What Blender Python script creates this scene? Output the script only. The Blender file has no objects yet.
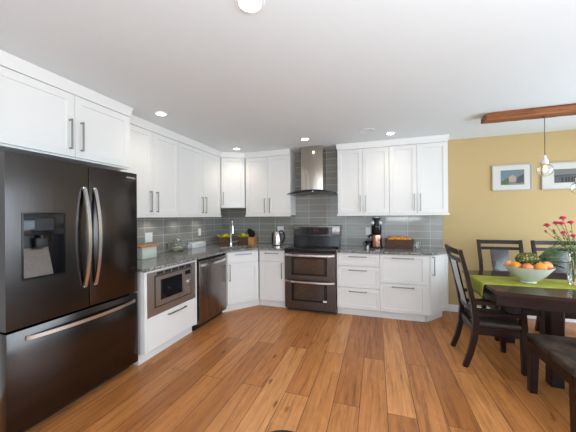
import bpy, bmesh, math, random
from mathutils import Vector, Matrix
PI = math.pi
S = bpy.context.scene
COL = S.collection

# ------------------------------------------------------------------ camera
cam_h, yaw, pitch, roll, fpx = 1.3921, .317, .0021, -.0085, 267.4467
F = Vector((-math.sin(yaw)*math.cos(pitch), math.cos(yaw)*math.cos(pitch), math.sin(pitch)))
R = Vector((math.cos(yaw), math.sin(yaw), 0)); U = R.cross(F)
R2 = R*math.cos(roll) + U*math.sin(roll); U2 = U*math.cos(roll) - R*math.sin(roll)
cd = bpy.data.cameras.new('camera'); cam = bpy.data.objects.new('camera', cd); COL.objects.link(cam)
cd.sensor_width = 36; cd.lens = fpx/576*36; cd.clip_start = .02
M = Matrix((R2, U2, -F)).transposed().to_4x4(); M.translation = (0, 0, cam_h)
cam.matrix_world = M; S.camera = cam

# ------------------------------------------------------------------ world, light, exposure
S.view_settings.view_transform = 'Standard'; S.view_settings.look = 'None'
S.view_settings.gamma = 1; S.view_settings.use_curve_mapping = False
S.view_settings.exposure = 0.25
W = bpy.data.worlds.new('world'); S.world = W; W.use_nodes = True
wn = W.node_tree.nodes; bg = wn['Background']
sky = wn.new('ShaderNodeTexSky'); sky.sky_type = 'HOSEK_WILKIE'; sky.turbidity = 3
sky.sun_direction = (-.3, -.6, .7)
W.node_tree.links.new(sky.outputs[0], bg.inputs[0]); bg.inputs[1].default_value = 1.0

def area(name, loc, target, sx, sy, power, color):
    l = bpy.data.lights.new(name, 'AREA'); l.shape = 'RECTANGLE'; l.size = sx; l.size_y = sy
    l.energy = power; l.color = color
    o = bpy.data.objects.new(name, l); COL.objects.link(o); o.location = loc
    o.rotation_euler = (Vector(target)-Vector(loc)).to_track_quat('-Z', 'Y').to_euler()
    return o
area('daylight_patio_fill', (3.52, 2.4, 1.1), (0, 1.9, 1.0), 2.9, 2.0, 105, (.72, .86, 1))  # added area lamps in the openings, standing in for daylight through invented windows
area('daylight_side_fill', (3.52, -.9, 1.55), (0, -.7, 1.2), 2.3, 1.5, 45, (.72, .86, 1))
area('daylight_rear_fill', (-.35, -2.52, 1.4), (-.35, 0, 1.5), 3.0, 1.9, 55, (.76, .88, 1))
area('daylight_rear_dining_fill', (2.6, -2.52, 1.45), (2.6, 0, 1.5), 1.7, 1.95, 30, (.76, .88, 1))
area('ceiling_bounce_fill', (.85, -.35, 1.3), (.85, -.25, 2.6), 1.0, 1.0, 70, (.84, .93, 1))  # unseen upward lamp added to brighten the ceiling

# ------------------------------------------------------------------ materials
def mat(name, base=(.8, .8, .8), rough=.5, metal=0, spec=.5, coat=0, trans=0, emis=None, es=0, ior=1.45):
    m = bpy.data.materials.new(name); m.use_nodes = True
    b = m.node_tree.nodes['Principled BSDF']; i = b.inputs
    i['Base Color'].default_value = (*base, 1); i['Roughness'].default_value = rough
    i['Metallic'].default_value = metal; i['Specular IOR Level'].default_value = spec
    i['Coat Weight'].default_value = coat; i['Coat Roughness'].default_value = .08
    i['Transmission Weight'].default_value = trans; i['IOR'].default_value = ior
    if emis: i['Emission Color'].default_value = (*emis, 1); i['Emission Strength'].default_value = es
    return m
class NT:
    def __init__(s, m): s.t = m.node_tree; s.b = s.t.nodes['Principled BSDF']
    def n(s, typ, **kw):
        nd = s.t.nodes.new(typ)
        for k, v in kw.items():
            if hasattr(nd, k): setattr(nd, k, v)
            else: nd.inputs[k.replace('_', ' ')].default_value = v
        return nd
    def l(s, a, b): s.t.links.new(a, b)
    def coord(s, scale=(1, 1, 1), loc=(0, 0, 0), rot=(0, 0, 0)):
        tc = s.n('ShaderNodeTexCoord'); mp = s.n('ShaderNodeMapping')
        mp.inputs['Scale'].default_value = scale; mp.inputs['Location'].default_value = loc; mp.inputs['Rotation'].default_value = rot
        s.l(tc.outputs['Object'], mp.inputs['Vector']); return mp.outputs[0]
    def ramp(s, fac, stops):
        r = s.n('ShaderNodeValToRGB'); e = r.color_ramp.elements
        while len(e) < len(stops): e.new(.5)
        for k, (p, c) in enumerate(stops): e[k].position = p; e[k].color = (*c, 1)
        s.l(fac, r.inputs[0]); return r.outputs[0]
    def mix(s, fac, a, b, mode='MIX'):
        x = s.n('ShaderNodeMix'); x.data_type = 'RGBA'; x.blend_type = mode
        for v, k in ((fac, 0), (a, 6), (b, 7)):
            if hasattr(v, 'is_output'): s.l(v, x.inputs[k])
            elif k == 0: x.inputs[0].default_value = v
            else: x.inputs[k].default_value = (*v, 1)
        return x.outputs[2]
    def bump(s, h, strength=.3, dist=.01):
        b = s.n('ShaderNodeBump'); b.inputs['Strength'].default_value = strength; b.inputs['Distance'].default_value = dist
        s.l(h, b.inputs['Height']); s.l(b.outputs[0], s.b.inputs['Normal'])

M_white = mat('white_painted_wood', (.80, .782, .748), .38)
M_nickel = mat('brushed_nickel', (.34, .325, .305), .45, 1)
M_ceil = mat('ceiling_paint_daylight_tint', (.765, .815, .835), .9, spec=.2)  # even cool tint in the base colour stands in for bluish daylight bounce
M_trim = mat('white_trim_paint', (.80, .80, .79), .4)
M_yellow = mat('yellow_wall_paint', (.515, .37, .175), .75, spec=.3)
t = NT(M_yellow); nz = t.n('ShaderNodeTexNoise', Scale=220.0); t.bump(nz.outputs[0], .08, .002)
M_black = mat('black_gloss_plastic', (.008, .008, .009), .12)
M_blackm = mat('black_matte_plastic', (.012, .012, .013), .5)
M_glassblk = mat('black_glass', (.006, .006, .007), .04, spec=.6)
M_oven = mat('oven_window_glass', (.012, .011, .010), .03, ior=2.0)
M_steel = mat('stainless_steel', (.60, .55, .49), .24, 1)
M_chim = mat('polished_chimney_steel', (.50, .45, .39), .13, 1)
M_chrome = mat('chrome', (.75, .74, .72), .1, 1)
M_glass = mat('clear_glass', (.97, .99, .98), .0, trans=1, ior=1.45)
M_plate = mat('white_plastic', (.82, .82, .81), .35)
M_lamp = mat('lamp_diffuser', (1, 1, 1), .5, emis=(1, .93, .8), es=14)

def brushed(name, base, rough, sc):
    m = mat(name, base, rough, 1); t = NT(m)
    nz = t.n('ShaderNodeTexNoise', Scale=1.0, Detail=3.0); t.l(t.coord(sc), nz.inputs['Vector'])
    r = t.ramp(nz.outputs[0], [(.3, (rough-.05,)*3), (.7, (rough+.06,)*3)]); t.l(r, t.b.inputs['Roughness'])
    t.bump(nz.outputs[0], .02, .002); return m
M_bss = brushed('black_stainless', (.135, .119, .110), .3, (400, 400, 3))
M_bssl = brushed('bronze_stainless', (.43, .39, .36), .38, (3, 3, 300))
M_bssf = brushed('dark_black_stainless', (.08, .072, .068), .2, (400, 400, 3))
M_bssd = brushed('grey_black_stainless', (.25, .225, .21), .25, (400, 400, 3))
M_hndl = mat('polished_handle_steel', (.72, .70, .68), .24, 1)

def floor_mat():
    m = mat('hickory_plank_floor', rough=.3); t = NT(m)
    co = t.coord((1, 1, 1), (.06, .124, 0), (0, 0, PI/2))
    br = t.n('ShaderNodeTexBrick'); br.offset = .37; br.offset_frequency = 2
    for k, v in (('Scale', 1), ('Brick Width', 1.95), ('Row Height', .19), ('Mortar Size', .0022), ('Mortar Smooth', .2), ('Bias', 0)):
        br.inputs[k].default_value = v
    br.inputs['Color1'].default_value = (0, 0, 0, 1); br.inputs['Color2'].default_value = (1, 1, 1, 1); br.inputs['Mortar'].default_value = (.5, .5, .5, 1)
    t.l(co, br.inputs['Vector'])
    plank = t.ramp(br.outputs['Color'], [(0, (.36, .128, .035)), (.3, (.45, .170, .047)), (.65, (.515, .207, .063)), (1, (.60, .268, .092))])
    # grain, shifted from plank to plank
    tc = t.n('ShaderNodeTexCoord'); mp = t.n('ShaderNodeMapping'); mp.inputs['Scale'].default_value = (26, 1.6, 1)
    ad = t.n('ShaderNodeVectorMath'); ad.operation = 'MULTIPLY_ADD'; ad.inputs[1].default_value = (7, 13, 3)
    t.l(br.outputs['Color'], ad.inputs[0]); t.l(tc.outputs['Object'], ad.inputs[2]); t.l(ad.outputs[0], mp.inputs[0])
    g = t.n('ShaderNodeTexNoise', Scale=1.0, Detail=6.0, Roughness=.62, Distortion=.6); t.l(mp.outputs[0], g.inputs['Vector'])
    grain = t.ramp(g.outputs[0], [(.27, (.48, .42, .38)), (.45, (.95, .93, .92)), (.72, (1.16, 1.18, 1.2))])
    c = t.mix(1.0, plank, grain, 'MULTIPLY')
    mpf = t.n('ShaderNodeMapping'); mpf.inputs['Scale'].default_value = (85, 3.2, 1); t.l(ad.outputs[0], mpf.inputs[0])
    gf = t.n('ShaderNodeTexNoise', Scale=1.0, Detail=5.0, Roughness=.7, Distortion=.4); t.l(mpf.outputs[0], gf.inputs['Vector'])
    c = t.mix(.8, c, t.ramp(gf.outputs[0], [(.30, (.50, .42, .36)), (.42, (.92, .90, .88)), (.6, (1.04, 1.04, 1.04)), (.75, (1.14, 1.16, 1.18))]), 'MULTIPLY')
    mp2 = t.n('ShaderNodeMapping'); mp2.inputs['Scale'].default_value = (5.5, 2.2, 1); t.l(ad.outputs[0], mp2.inputs[0])
    k = t.n('ShaderNodeTexNoise', Scale=1.3, Detail=4.0, Roughness=.7, Distortion=1.2); t.l(mp2.outputs[0], k.inputs['Vector'])
    kn = t.ramp(k.outputs[0], [(.24, (.30, .22, .18)), (.37, (.95, .93, .91)), (.55, (1.02, 1.02, 1.02)), (.72, (1.2, 1.22, 1.24))])
    c = t.mix(.9, c, kn, 'MULTIPLY')
    vo = t.n('ShaderNodeTexVoronoi', Scale=1.0); mp3 = t.n('ShaderNodeMapping'); mp3.inputs['Scale'].default_value = (4.2, 1.6, 1)
    t.l(ad.outputs[0], mp3.inputs[0]); t.l(mp3.outputs[0], vo.inputs['Vector'])
    vk = t.ramp(vo.outputs['Distance'], [(.0, (.20, .13, .10)), (.04, (.45, .37, .31)), (.08, (1, 1, 1))])
    c = t.mix(.8, c, vk, 'MULTIPLY')
    c = t.mix(br.outputs['Fac'], c, (.06, .028, .013)); t.l(c, t.b.inputs['Base Color'])
    r = t.ramp(g.outputs[0], [(.2, (.42,)*3), (.8, (.27,)*3)]); t.l(r, t.b.inputs['Roughness'])
    inv = t.n('ShaderNodeMath', operation='SUBTRACT'); inv.inputs[0].default_value = 1; t.l(br.outputs['Fac'], inv.inputs[1])
    t.bump(inv.outputs[0], .4, .003); return m
M_floor = floor_mat()

def tile_mat(name, axis, loc):
    m = mat(name, rough=.1); t = NT(m)
    tc = t.n('ShaderNodeTexCoord'); sx = t.n('ShaderNodeSeparateXYZ'); cx = t.n('ShaderNodeCombineXYZ')
    t.l(tc.outputs['Object'], sx.inputs[0]); t.l(sx.outputs[axis], cx.inputs[0]); t.l(sx.outputs[2], cx.inputs[1])
    mp = t.n('ShaderNodeMapping'); mp.inputs['Location'].default_value = loc; t.l(cx.outputs[0], mp.inputs[0])
    br = t.n('ShaderNodeTexBrick'); br.offset = 0
    for k, v in (('Scale', 1), ('Brick Width', .306), ('Row Height', .1075), ('Mortar Size', .0026), ('Mortar Smooth', .1), ('Bias', 0)): br.inputs[k].default_value = v
    br.inputs['Color1'].default_value = (.255, .243, .215, 1); br.inputs['Color2'].default_value = (.31, .297, .265, 1)
    br.inputs['Mortar'].default_value = (.60, .59, .56, 1); t.l(mp.outputs[0], br.inputs['Vector'])
    t.l(br.outputs['Color'], t.b.inputs['Base Color'])
    rr = t.ramp(br.outputs['Fac'], [(0, (.09,)*3), (1, (.7,)*3)]); t.l(rr, t.b.inputs['Roughness'])
    inv = t.n('ShaderNodeMath', operation='SUBTRACT'); inv.inputs[0].default_value = 1; t.l(br.outputs['Fac'], inv.inputs[1])
    t.bump(inv.outputs[0], .4, .002); return m
M_tileb = tile_mat('grey_glass_tile', 0, (.155, -.082, 0))
M_tilel = tile_mat('grey_glass_tile_side', 1, (-.185, -.082, 0))

def granite():
    m = mat('grey_granite', rough=.07); t = NT(m)
    a = t.n('ShaderNodeTexNoise', Scale=55.0, Detail=4.0, Roughness=.7); t.l(t.coord(), a.inputs['Vector'])
    v = t.n('ShaderNodeTexVoronoi', Scale=70.0); t.l(t.coord(), v.inputs['Vector'])
    c1 = t.ramp(a.outputs[0], [(.38, (.045, .042, .04)), (.46, (.19, .18, .17)), (.56, (.32, .305, .285)), (.65, (.52, .50, .47))])
    c2 = t.ramp(v.outputs['Distance'], [(.1, (.55, .52, .5)), (.5, (1.05, 1.05, 1.05))])
    t.l(t.mix(.7, c1, c2, 'MULTIPLY'), t.b.inputs['Base Color']); return m
M_granite = granite()

def wood(name, dark, light, sc, rough, coat=0, spec=.5):
    m = mat(name, rough=rough, coat=coat, spec=spec); t = NT(m)
    nz = t.n('ShaderNodeTexNoise', Scale=1.0, Detail=5.0, Roughness=.6, Distortion=.8); t.l(t.coord(sc), nz.inputs['Vector'])
    t.l(t.ramp(nz.outputs[0], [(.3, dark), (.7, light)]), t.b.inputs['Base Color']); t.bump(nz.outputs[0], .06, .003); return m
M_espr = wood('espresso_wood', (.009, .0036, .0028), (.022, .008, .0055), (8, 8, 30), .3, .08, .3)
M_esprt = wood('espresso_table_wood', (.013, .0048, .0035), (.040, .0135, .0085), (2, 30, 30), .2, .1, .4)
M_splat = wood('lacquered_espresso_wood', (.009, .0036, .0028), (.022, .008, .0055), (8, 8, 30), .14, 1.0)
M_beam = wood('rough_orange_timber', (.14, .042, .013), (.38, .135, .043), (3, 45, 45), .7)
M_lightwood = wood('light_oak', (.45, .20, .06), (.66, .34, .12), (30, 6, 30), .45)
M_suede = wood('brown_suede', (.018, .012, .009), (.085, .058, .044), (7, 7, 7), .85, 0, .1)
M_seat = wood('dark_brown_seat_leather', (.022, .016, .013), (.06, .044, .036), (9, 9, 9), .45, 0, .25)
def wicker():
    m = mat('woven_wicker', rough=.7); t = NT(m)
    w = t.n('ShaderNodeTexBrick'); w.offset = .5
    for k, v in (('Scale', 1), ('Brick Width', .03), ('Row Height', .012), ('Mortar Size', .0022)): w.inputs[k].default_value = v
    tc = t.n('ShaderNodeTexCoord'); sx = t.n('ShaderNodeSeparateXYZ'); cx = t.n('ShaderNodeCombineXYZ'); ad = t.n('ShaderNodeMath', operation='ADD')
    t.l(tc.outputs['Object'], sx.inputs[0]); t.l(sx.outputs[0], ad.inputs[0]); t.l(sx.outputs[1], ad.inputs[1]); t.l(ad.outputs[0], cx.inputs[0]); t.l(sx.outputs[2], cx.inputs[1])
    t.l(cx.outputs[0], w.inputs['Vector'])
    w.inputs['Color1'].default_value = (.10, .045, .022, 1); w.inputs['Color2'].default_value = (.20, .095, .045, 1); w.inputs['Mortar'].default_value = (.02, .01, .006, 1)
    t.l(w.outputs['Color'], t.b.inputs['Base Color']); return m
M_wicker = wicker()
M_terra = wood('brown_pot_clay', (.10, .045, .025), (.20, .09, .05), (12, 12, 12), .7)
def fruit_skin(name, a, b, sc=14, rough=.38):
    m = mat(name, rough=rough); t = NT(m)
    nz = t.n('ShaderNodeTexNoise', Scale=float(sc), Detail=2.0); t.l(t.coord(), nz.inputs['Vector'])
    t.l(t.ramp(nz.outputs[0], [(.35, a), (.65, b)]), t.b.inputs['Base Color']); return m
M_orange = fruit_skin('orange_peel', (.85, .28, .02), (.95, .40, .05))
M_apple = fruit_skin('red_apple_skin', (.62, .06, .03), (.85, .32, .09), 18, .25)
M_peach = fruit_skin('peach_skin', (.80, .20, .06), (.92, .52, .22), 16, .5)
M_leaf = fruit_skin('dark_leaf', (.05, .10, .04), (.14, .21, .10), 30, .45)
M_stem = fruit_skin('flower_stem', (.07, .14, .03), (.14, .22, .07), 30, .5)
M_ycol = fruit_skin('yellow_green_foliage', (.50, .47, .02), (.95, .78, .05), 30, .5)
M_pink = fruit_skin('carnation_petals', (.72, .03, .09), (.85, .12, .20), 60, .6)
def pine():
    m = mat('pineapple_rind', rough=.6); t = NT(m)
    v = t.n('ShaderNodeTexVoronoi', Scale=46.0); t.l(t.coord(), v.inputs['Vector'])
    t.l(t.ramp(v.outputs['Distance'], [(.08, (.70, .58, .22)), (.26, (.32, .24, .05)), (.48, (.05, .075, .016))]), t.b.inputs['Base Color'])
    t.bump(v.outputs['Distance'], .8, -.006); return m
M_pine = pine()
M_runner = fruit_skin('lime_green_cloth', (.30, .31, .03), (.40, .40, .06), 9, .8)
M_bowl = mat('pale_celadon_ceramic', (.60, .64, .57), .25)
M_boxg = mat('pale_cream_glassware', (.66, .68, .60), .15)
M_tea = fruit_skin('pale_green_leaves', (.40, .45, .22), (.70, .72, .45), 30, .5)
M_copper = brushed('copper_steel', (.72, .42, .30), .25, (100, 100, 3))
M_mat = mat('picture_mat_board', (.60, .575, .52), .7)
M_frame = mat('silver_grey_frame', (.44, .41, .36), .4)
M_cord = mat('grey_cord', (.10, .095, .09), .6)
M_fil = mat('glowing_filament', (1, .5, .2), .5, emis=(1, .5, .15), es=5)
M_red = mat('red_display_digits', (.25, .02, .02), .5, emis=(1, .08, .05), es=.04)
M_lcd = mat('grey_lcd', (.03, .032, .038), .12)

# ------------------------------------------------------------------ mesh helpers
class MB:
    def __init__(s): s.bm = bmesh.new()
    def box(s, x0, x1, y0, y1, z0, z1, bev=0, seg=2):
        vs = [s.bm.verts.new(p) for p in ((x0,y0,z0),(x1,y0,z0),(x1,y1,z0),(x0,y1,z0),(x0,y0,z1),(x1,y0,z1),(x1,y1,z1),(x0,y1,z1))]
        fs = [s.bm.faces.new([vs[i] for i in f]) for f in ((3,2,1,0),(4,5,6,7),(0,1,5,4),(1,2,6,5),(2,3,7,6),(3,0,4,7))]
        if bev:
            es = list({e for f in fs for e in f.edges})
            bmesh.ops.bevel(s.bm, geom=es, offset=bev, segments=seg, affect='EDGES', profile=.5)
        return s
    def prism(s, poly, z0, z1):
        n = len(poly); a = [s.bm.verts.new((x, y, z0)) for x, y in poly]; b = [s.bm.verts.new((x, y, z1)) for x, y in poly]
        s.bm.faces.new(a[::-1]); s.bm.faces.new(b)
        for i in range(n): s.bm.faces.new((a[i], a[(i+1) % n], b[(i+1) % n], b[i]))
        return s
    def extr(s, prof, x0, x1):            # profile in (y, z), extruded along x
        n = len(prof); a = [s.bm.verts.new((x0, y, z)) for y, z in prof]; b = [s.bm.verts.new((x1, y, z)) for y, z in prof]
        s.bm.faces.new(a); s.bm.faces.new(b[::-1])
        for i in range(n): s.bm.faces.new((a[(i+1) % n], a[i], b[i], b[(i+1) % n]))
        return s
    def rings(s, rings, cap=True, closed=False):
        vr = [[s.bm.verts.new(p) for p in r] for r in rings]; n = len(vr[0])
        for k in range(len(vr)-1 + (1 if closed else 0)):
            a, b = vr[k], vr[(k+1) % len(vr)]
            for i in range(n): s.bm.faces.new((a[i], a[(i+1) % n], b[(i+1) % n], b[i]))
        if cap and not closed: s.bm.faces.new(vr[0][::-1]); s.bm.faces.new(vr[-1])
        return s
    def tube(s, pts, r, n=10):
        pts = [Vector(p) for p in pts]; rs = r if isinstance(r, (list, tuple)) else [r]*len(pts); out = []; u = None
        for i, p in enumerate(pts):
            d = (pts[min(i+1, len(pts)-1)] - pts[max(i-1, 0)]).normalized()
            if u is None: u = d.orthogonal().normalized()
            u = (u - d*u.dot(d)).normalized(); v = d.cross(u)
            out.append([p + (u*math.cos(2*PI*k/n) + v*math.sin(2*PI*k/n))*rs[i] for k in range(n)])
        return s.rings(out)
    def bar(s, pts, w, d, side=(1, 0, 0)):    # rectangular section: w along 'side', d across it
        pts = [Vector(p) for p in pts]; sd = Vector(side).normalized(); out = []
        for i, p in enumerate(pts):
            tg = (pts[min(i+1, len(pts)-1)] - pts[max(i-1, 0)]).normalized()
            a = (sd - tg*sd.dot(tg)).normalized(); b = tg.cross(a)
            ww = w[i] if isinstance(w, (list, tuple)) else w; dd = d[i] if isinstance(d, (list, tuple)) else d
            out.append([p + a*ww/2*x + b*dd/2*y for x, y in ((-1, -1), (1, -1), (1, 1), (-1, 1))])
        return s.rings(out)
    def lathe(s, prof, c=(0, 0, 0), n=28, axis=None):
        Q = Matrix.Identity(3) if axis is None else Vector((0, 0, 1)).rotation_difference(Vector(axis)).to_matrix()
        out = [[Vector(c) + Q @ Vector((max(r, 1e-4)*math.cos(2*PI*k/n), max(r, 1e-4)*math.sin(2*PI*k/n), z)) for k in range(n)] for r, z in prof]
        return s.rings(out)
    def ball(s, c, r, sc=(1, 1, 1), n=18, axis=None):
        m = n//2
        Q = Matrix.Identity(3) if axis is None else Vector((0, 0, 1)).rotation_difference(Vector(axis)).to_matrix()
        out = []
        for j in range(m+1):
            th = PI*j/m; rr = max(math.sin(th), 2e-3)
            out.append([Vector(c) + Q @ Vector((r*sc[0]*rr*math.cos(2*PI*k/n), r*sc[1]*rr*math.sin(2*PI*k/n), -r*sc[2]*math.cos(th))) for k in range(n)])
        return s.rings(out)
    def shaker(s, x0, x1, z0, z1, y=0, t=.02, rail=.058, rec=.008):
        P = lambda a, b, yy: [s.bm.verts.new((x0+a, yy, z0+a)), s.bm.verts.new((x1-a, yy, z0+a)), s.bm.verts.new((x1-a, yy, z1-a)), s.bm.verts.new((x0+a, yy, z1-a))]
        back = P(0, 0, y+t); f0 = P(0, 0, y+.0015); f1 = P(.0015, 0, y); f2 = P(rail, 0, y); f3 = P(rail+.004, 0, y+rec)
        s.bm.faces.new(back[::-1]); L = [back, f0, f1, f2, f3]
        for a, b in zip(L, L[1:]):
            for i in range(4): s.bm.faces.new((a[i], a[(i+1) % 4], b[(i+1) % 4], b[i]))
        s.bm.faces.new(f3); return s
    def build(s, name, m, parent=None, angle=32):
        bmesh.ops.recalc_face_normals(s.bm, faces=s.bm.faces[:])
        me = bpy.data.meshes.new(name); s.bm.to_mesh(me); s.bm.free()
        me.materials.append(m)
        for p in me.polygons: p.use_smooth = True
        me.set_sharp_from_angle(angle=math.radians(angle))
        o = bpy.data.objects.new(name, me); COL.objects.link(o)
        if parent: o.parent = parent
        return o
def tag(o, label=None, cat=None, group=None, kind=None):
    if label: o['label'] = label
    if cat: o['category'] = cat
    if group: o['group'] = group
    if kind: o['kind'] = kind
    return o
def thing(name, label, cat, loc=(0, 0, 0), rz=0, group=None):
    o = bpy.data.objects.new(name, None); COL.objects.link(o); o.empty_display_size = .1
    o.location = loc; o.rotation_euler = (0, 0, rz); return tag(o, label, cat, group)
def struct(name, mb, m): return tag(mb.build(name, m), kind='structure')
def copy_thing(o, loc, rz=None, label=None):
    c = o.copy(); COL.objects.link(c); c.location = loc
    if rz is not None: c.rotation_euler = (0, 0, rz)
    if label: c['label'] = label
    def kids(src, dst):
        for ch in [x for x in src.children]:
            d = ch.copy(); COL.objects.link(d); d.parent = dst; kids(ch, d)
    kids(o, c); return c
def text_mesh(name, txt, size, mtx, m, parent=None, ext=.0006):
    cu = bpy.data.curves.new(name, 'FONT'); cu.body = txt; cu.size = size; cu.extrude = ext; cu.align_x = 'CENTER'; cu.align_y = 'CENTER'
    tmp = bpy.data.objects.new(name+'_tmp', cu); COL.objects.link(tmp)
    dg = bpy.context.evaluated_depsgraph_get(); me = bpy.data.meshes.new_from_object(tmp.evaluated_get(dg))
    bpy.data.objects.remove(tmp); me.transform(mtx); me.materials.clear(); me.materials.append(m); me.name = name
    o = bpy.data.objects.new(name, me); COL.objects.link(o)
    if parent: o.parent = parent
    return o

# ------------------------------------------------------------------ the setting
XL, XR, YB, YF, ZC = -2.766, 3.6, 4.418, -2.6, 2.482
struct('floor', MB().box(XL-.1, XR+.1, YF-.1, YB+.1, -.1, 0), M_floor)
struct('ceiling', MB().box(XL-.1, XR+.1, YF-.1, YB+.1, ZC, ZC+.1), M_ceil)
struct('wall_left', MB().box(XL-.1, XL, YF, YB, 0, ZC), M_trim)
struct('wall_back', MB().box(XL-.1, XR+.1, YB, YB+.1, 0, ZC), M_yellow)
def wall_hole(name, u0, u1, holes, z1, mk, m):
    mb = MB(); cuts = sorted({u0, u1, *[h for a in holes for h in a[:2]]})
    for a, b in zip(cuts, cuts[1:]):
        hs = [h for h in holes if h[0] <= a and h[1] >= b]
        if hs: mk(mb, a, b, 0, hs[0][2]); mk(mb, a, b, hs[0][3], z1)
        else: mk(mb, a, b, 0, z1)
    return struct(name, mb, m)
def boxz(mb, *a):
    if a[-1]-a[-2] > 1e-4: mb.box(*a)
wall_hole('wall_right', YF, YB, [(-2.1, .3, .75, 2.35), (.9, 3.95, .0, 2.15)], ZC, lambda mb, a, b, c, d: boxz(mb, XR, XR+.1, a, b, c, d), M_trim)
wall_hole('wall_rear', XL-.1, XR+.1, [(-1.85, 1.15, .45, 2.35), (1.75, 3.45, .45, 2.42)], ZC, lambda mb, a, b, c, d: boxz(mb, a, b, YF-.1, YF, c, d), M_trim)
def window(n, axis, a, b, c, d, pos):  # unseen windows, invented to let daylight into the room
    mb = MB(); f = .05
    def bx(u0, u1, z0, z1, t=.04):
        if axis == 'x': mb.box(u0, u1, pos-t, pos, z0, z1)
        else: mb.box(pos, pos+t, u0, u1, z0, z1)
    mid = (a+b)/2
    for r in ((a, a+f, c, d), (b-f, b, c, d), (a+f, b-f, c, c+f), (a+f, b-f, d-f, d), (mid-f/2, mid+f/2, c+f, d-f)): bx(*r)
    w = struct('window_%d' % n, mb, M_trim)
    mb = MB()
    if axis == 'x': mb.box(a+f, b-f, pos-.025, pos-.02, c+f, d-f)
    else: mb.box(pos+.02, pos+.025, a+f, b-f, c+f, d-f)
    mb.build('pane', M_glass, w)
window(1, 'y', .9, 3.95, .0, 2.15, XR+.04)
window(4, 'y', -2.1, .3, .75, 2.35, XR+.04)
window(2, 'x', -1.85, 1.15, .45, 2.35, YF-.03)
window(3, 'x', 1.75, 3.45, .45, 2.42, YF-.03)
struct('baseboard_back', MB().box(.94, XR, YB-.014, YB, 0, .10, .003), M_trim)
tb = struct('trim_1', MB().box(XL+.008, .925, YB-.008, YB, .9, ZC), M_tileb); tb['label'] = 'grey glass tile backsplash on the back wall'
tl = struct('trim_2', MB().box(XL, XL+.008, 1.9, YB-.008, .9, 1.6), M_tilel); tl['label'] = 'grey glass tile backsplash on the left wall'

# recessed ceiling lights
def downlight(x, y, label, r=.046, power=9):
    d = thing('recessed_light', label, 'ceiling light', (x, y, ZC), 0, 'round recessed ceiling lights')
    MB().rings([[(rr*math.cos(2*PI*k/28), rr*math.sin(2*PI*k/28), z) for k in range(28)] for rr, z in ((r+.022, 0), (r+.020, -.006), (r+.002, -.008), (r, -.002), (r, 0))], closed=True).build('trim_ring', M_plate, d)
    MB().lathe([(r, -.001), (r, -.003)], n=28).build('diffuser', M_lamp, d)
    l = bpy.data.lights.new('downlight_bulb', 'SPOT'); l.energy = power; l.spot_size = 2.3; l.spot_blend = .8; l.shadow_soft_size = .05; l.color = (1, .88, .70)
    o = bpy.data.objects.new('downlight_bulb', l); COL.objects.link(o); o.location = (x, y, ZC-.02)
    return d
downlight(-.597, 1.23, 'recessed round ceiling light nearest the camera, at the top edge of the photo', .055, 7)
downlight(-2.126, 2.246, 'recessed round ceiling light close to the cabinet above the fridge', power=5)
downlight(-2.10, 3.80, 'recessed round ceiling light in the corner above the sink', power=7)
downlight(-.937, 3.653, 'recessed round ceiling light in front of the hood chimney', power=6)
downlight(.189, 3.78, 'recessed round ceiling light above the right bank of wall cabinets', power=5)
v = thing('ceiling_speaker', 'round flush white ceiling cover left of the light above the right wall cabinets', 'ceiling cover', (-.097, 3.58, ZC))
MB().lathe([(.105, 0), (.105, -.004), (.095, -.007), (.09, -.005), (.0, -.006)], n=32).build('grille', M_ceil, v)

# ------------------------------------------------------------------ cabinets (local frame: x along the front, y into the cabinet, z up)
def handle(parent, xc, zc, L, vertical, y=0):
    mb = MB(); w = .006
    if vertical:
        mb.box(xc-w, xc+w, y-.036, y-.026, zc-L/2, zc+L/2, .0015, 1)
        for s in (-1, 1): mb.box(xc-w+.001, xc+w-.001, y-.027, y, zc+s*(L/2-.008)-.006, zc+s*(L/2-.008)+.006)
    else:
        mb.box(xc-L/2, xc+L/2, y-.036, y-.026, zc-w, zc+w, .0015, 1)
        for s in (-1, 1): mb.box(xc+s*(L/2-.008)-.006, xc+s*(L/2-.008)+.006, y-.027, y, zc-w+.001, zc+w-.001)
    return mb.build('handle', M_nickel, parent)
G = .0018
def door(c, x0, x1, z0, z1, hx=None, hz=None, L=.24):
    d = MB().shaker(x0+G, x1-G, z0+G, z1-G).build('door', M_white, c)
    if hx is not None: handle(d, hx, hz, L, True)
    return d
def drawer(c, x0, x1, z0, z1, hz, L=.235, hx=None, slab=False, rail=.045):
    mb = MB()
    if slab: mb.box(x0+G, x1-G, 0, .02, z0+G, z1-G, .0015, 1)
    else: mb.shaker(x0+G, x1-G, z0+G, z1-G, rail=rail)
    d = mb.build('drawer', M_white, c); handle(d, (x0+x1)/2 if hx is None else hx, hz, L, False); return d
ZU0, ZU1, ZD0, ZD1 = 1.394, 2.482, 1.425, 2.388
def crown(c, w, side=None, depth=.3, e0=0., e1=0.):
    mb = MB().extr([(.018, ZD1+.002), (-.004, ZD1+.002), (-.005, ZD1+.03), (-.014, ZU1-.028), (-.018, ZU1-.012), (-.018, ZU1-.001), (.018, ZU1-.001)], -e0, w+e1)
    if side in ('R', 'B'): mb.box(w, w+.012, -.012, depth, ZU1-.07, ZU1-.001); mb.box(w, w+.018, -.018, depth, ZU1-.028, ZU1-.001)
    if side in ('L', 'B'): mb.box(-.012, 0, -.012, depth, ZU1-.07, ZU1-.001); mb.box(-.018, 0, -.018, depth, ZU1-.028, ZU1-.001)
    mb.build('crown_moulding', M_white, c)
def rail(c, w, z=ZU0, e0=0., e1=0.): MB().box(-e0, w+e1, -.010, .022, z, z+.030, .003, 1).build('light_rail', M_white, c)
def carcass(c, w, d, z0, z1): MB().box(.0005, w-.0005, .0205, d, z0, z1).build('body', M_white, c)

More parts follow.
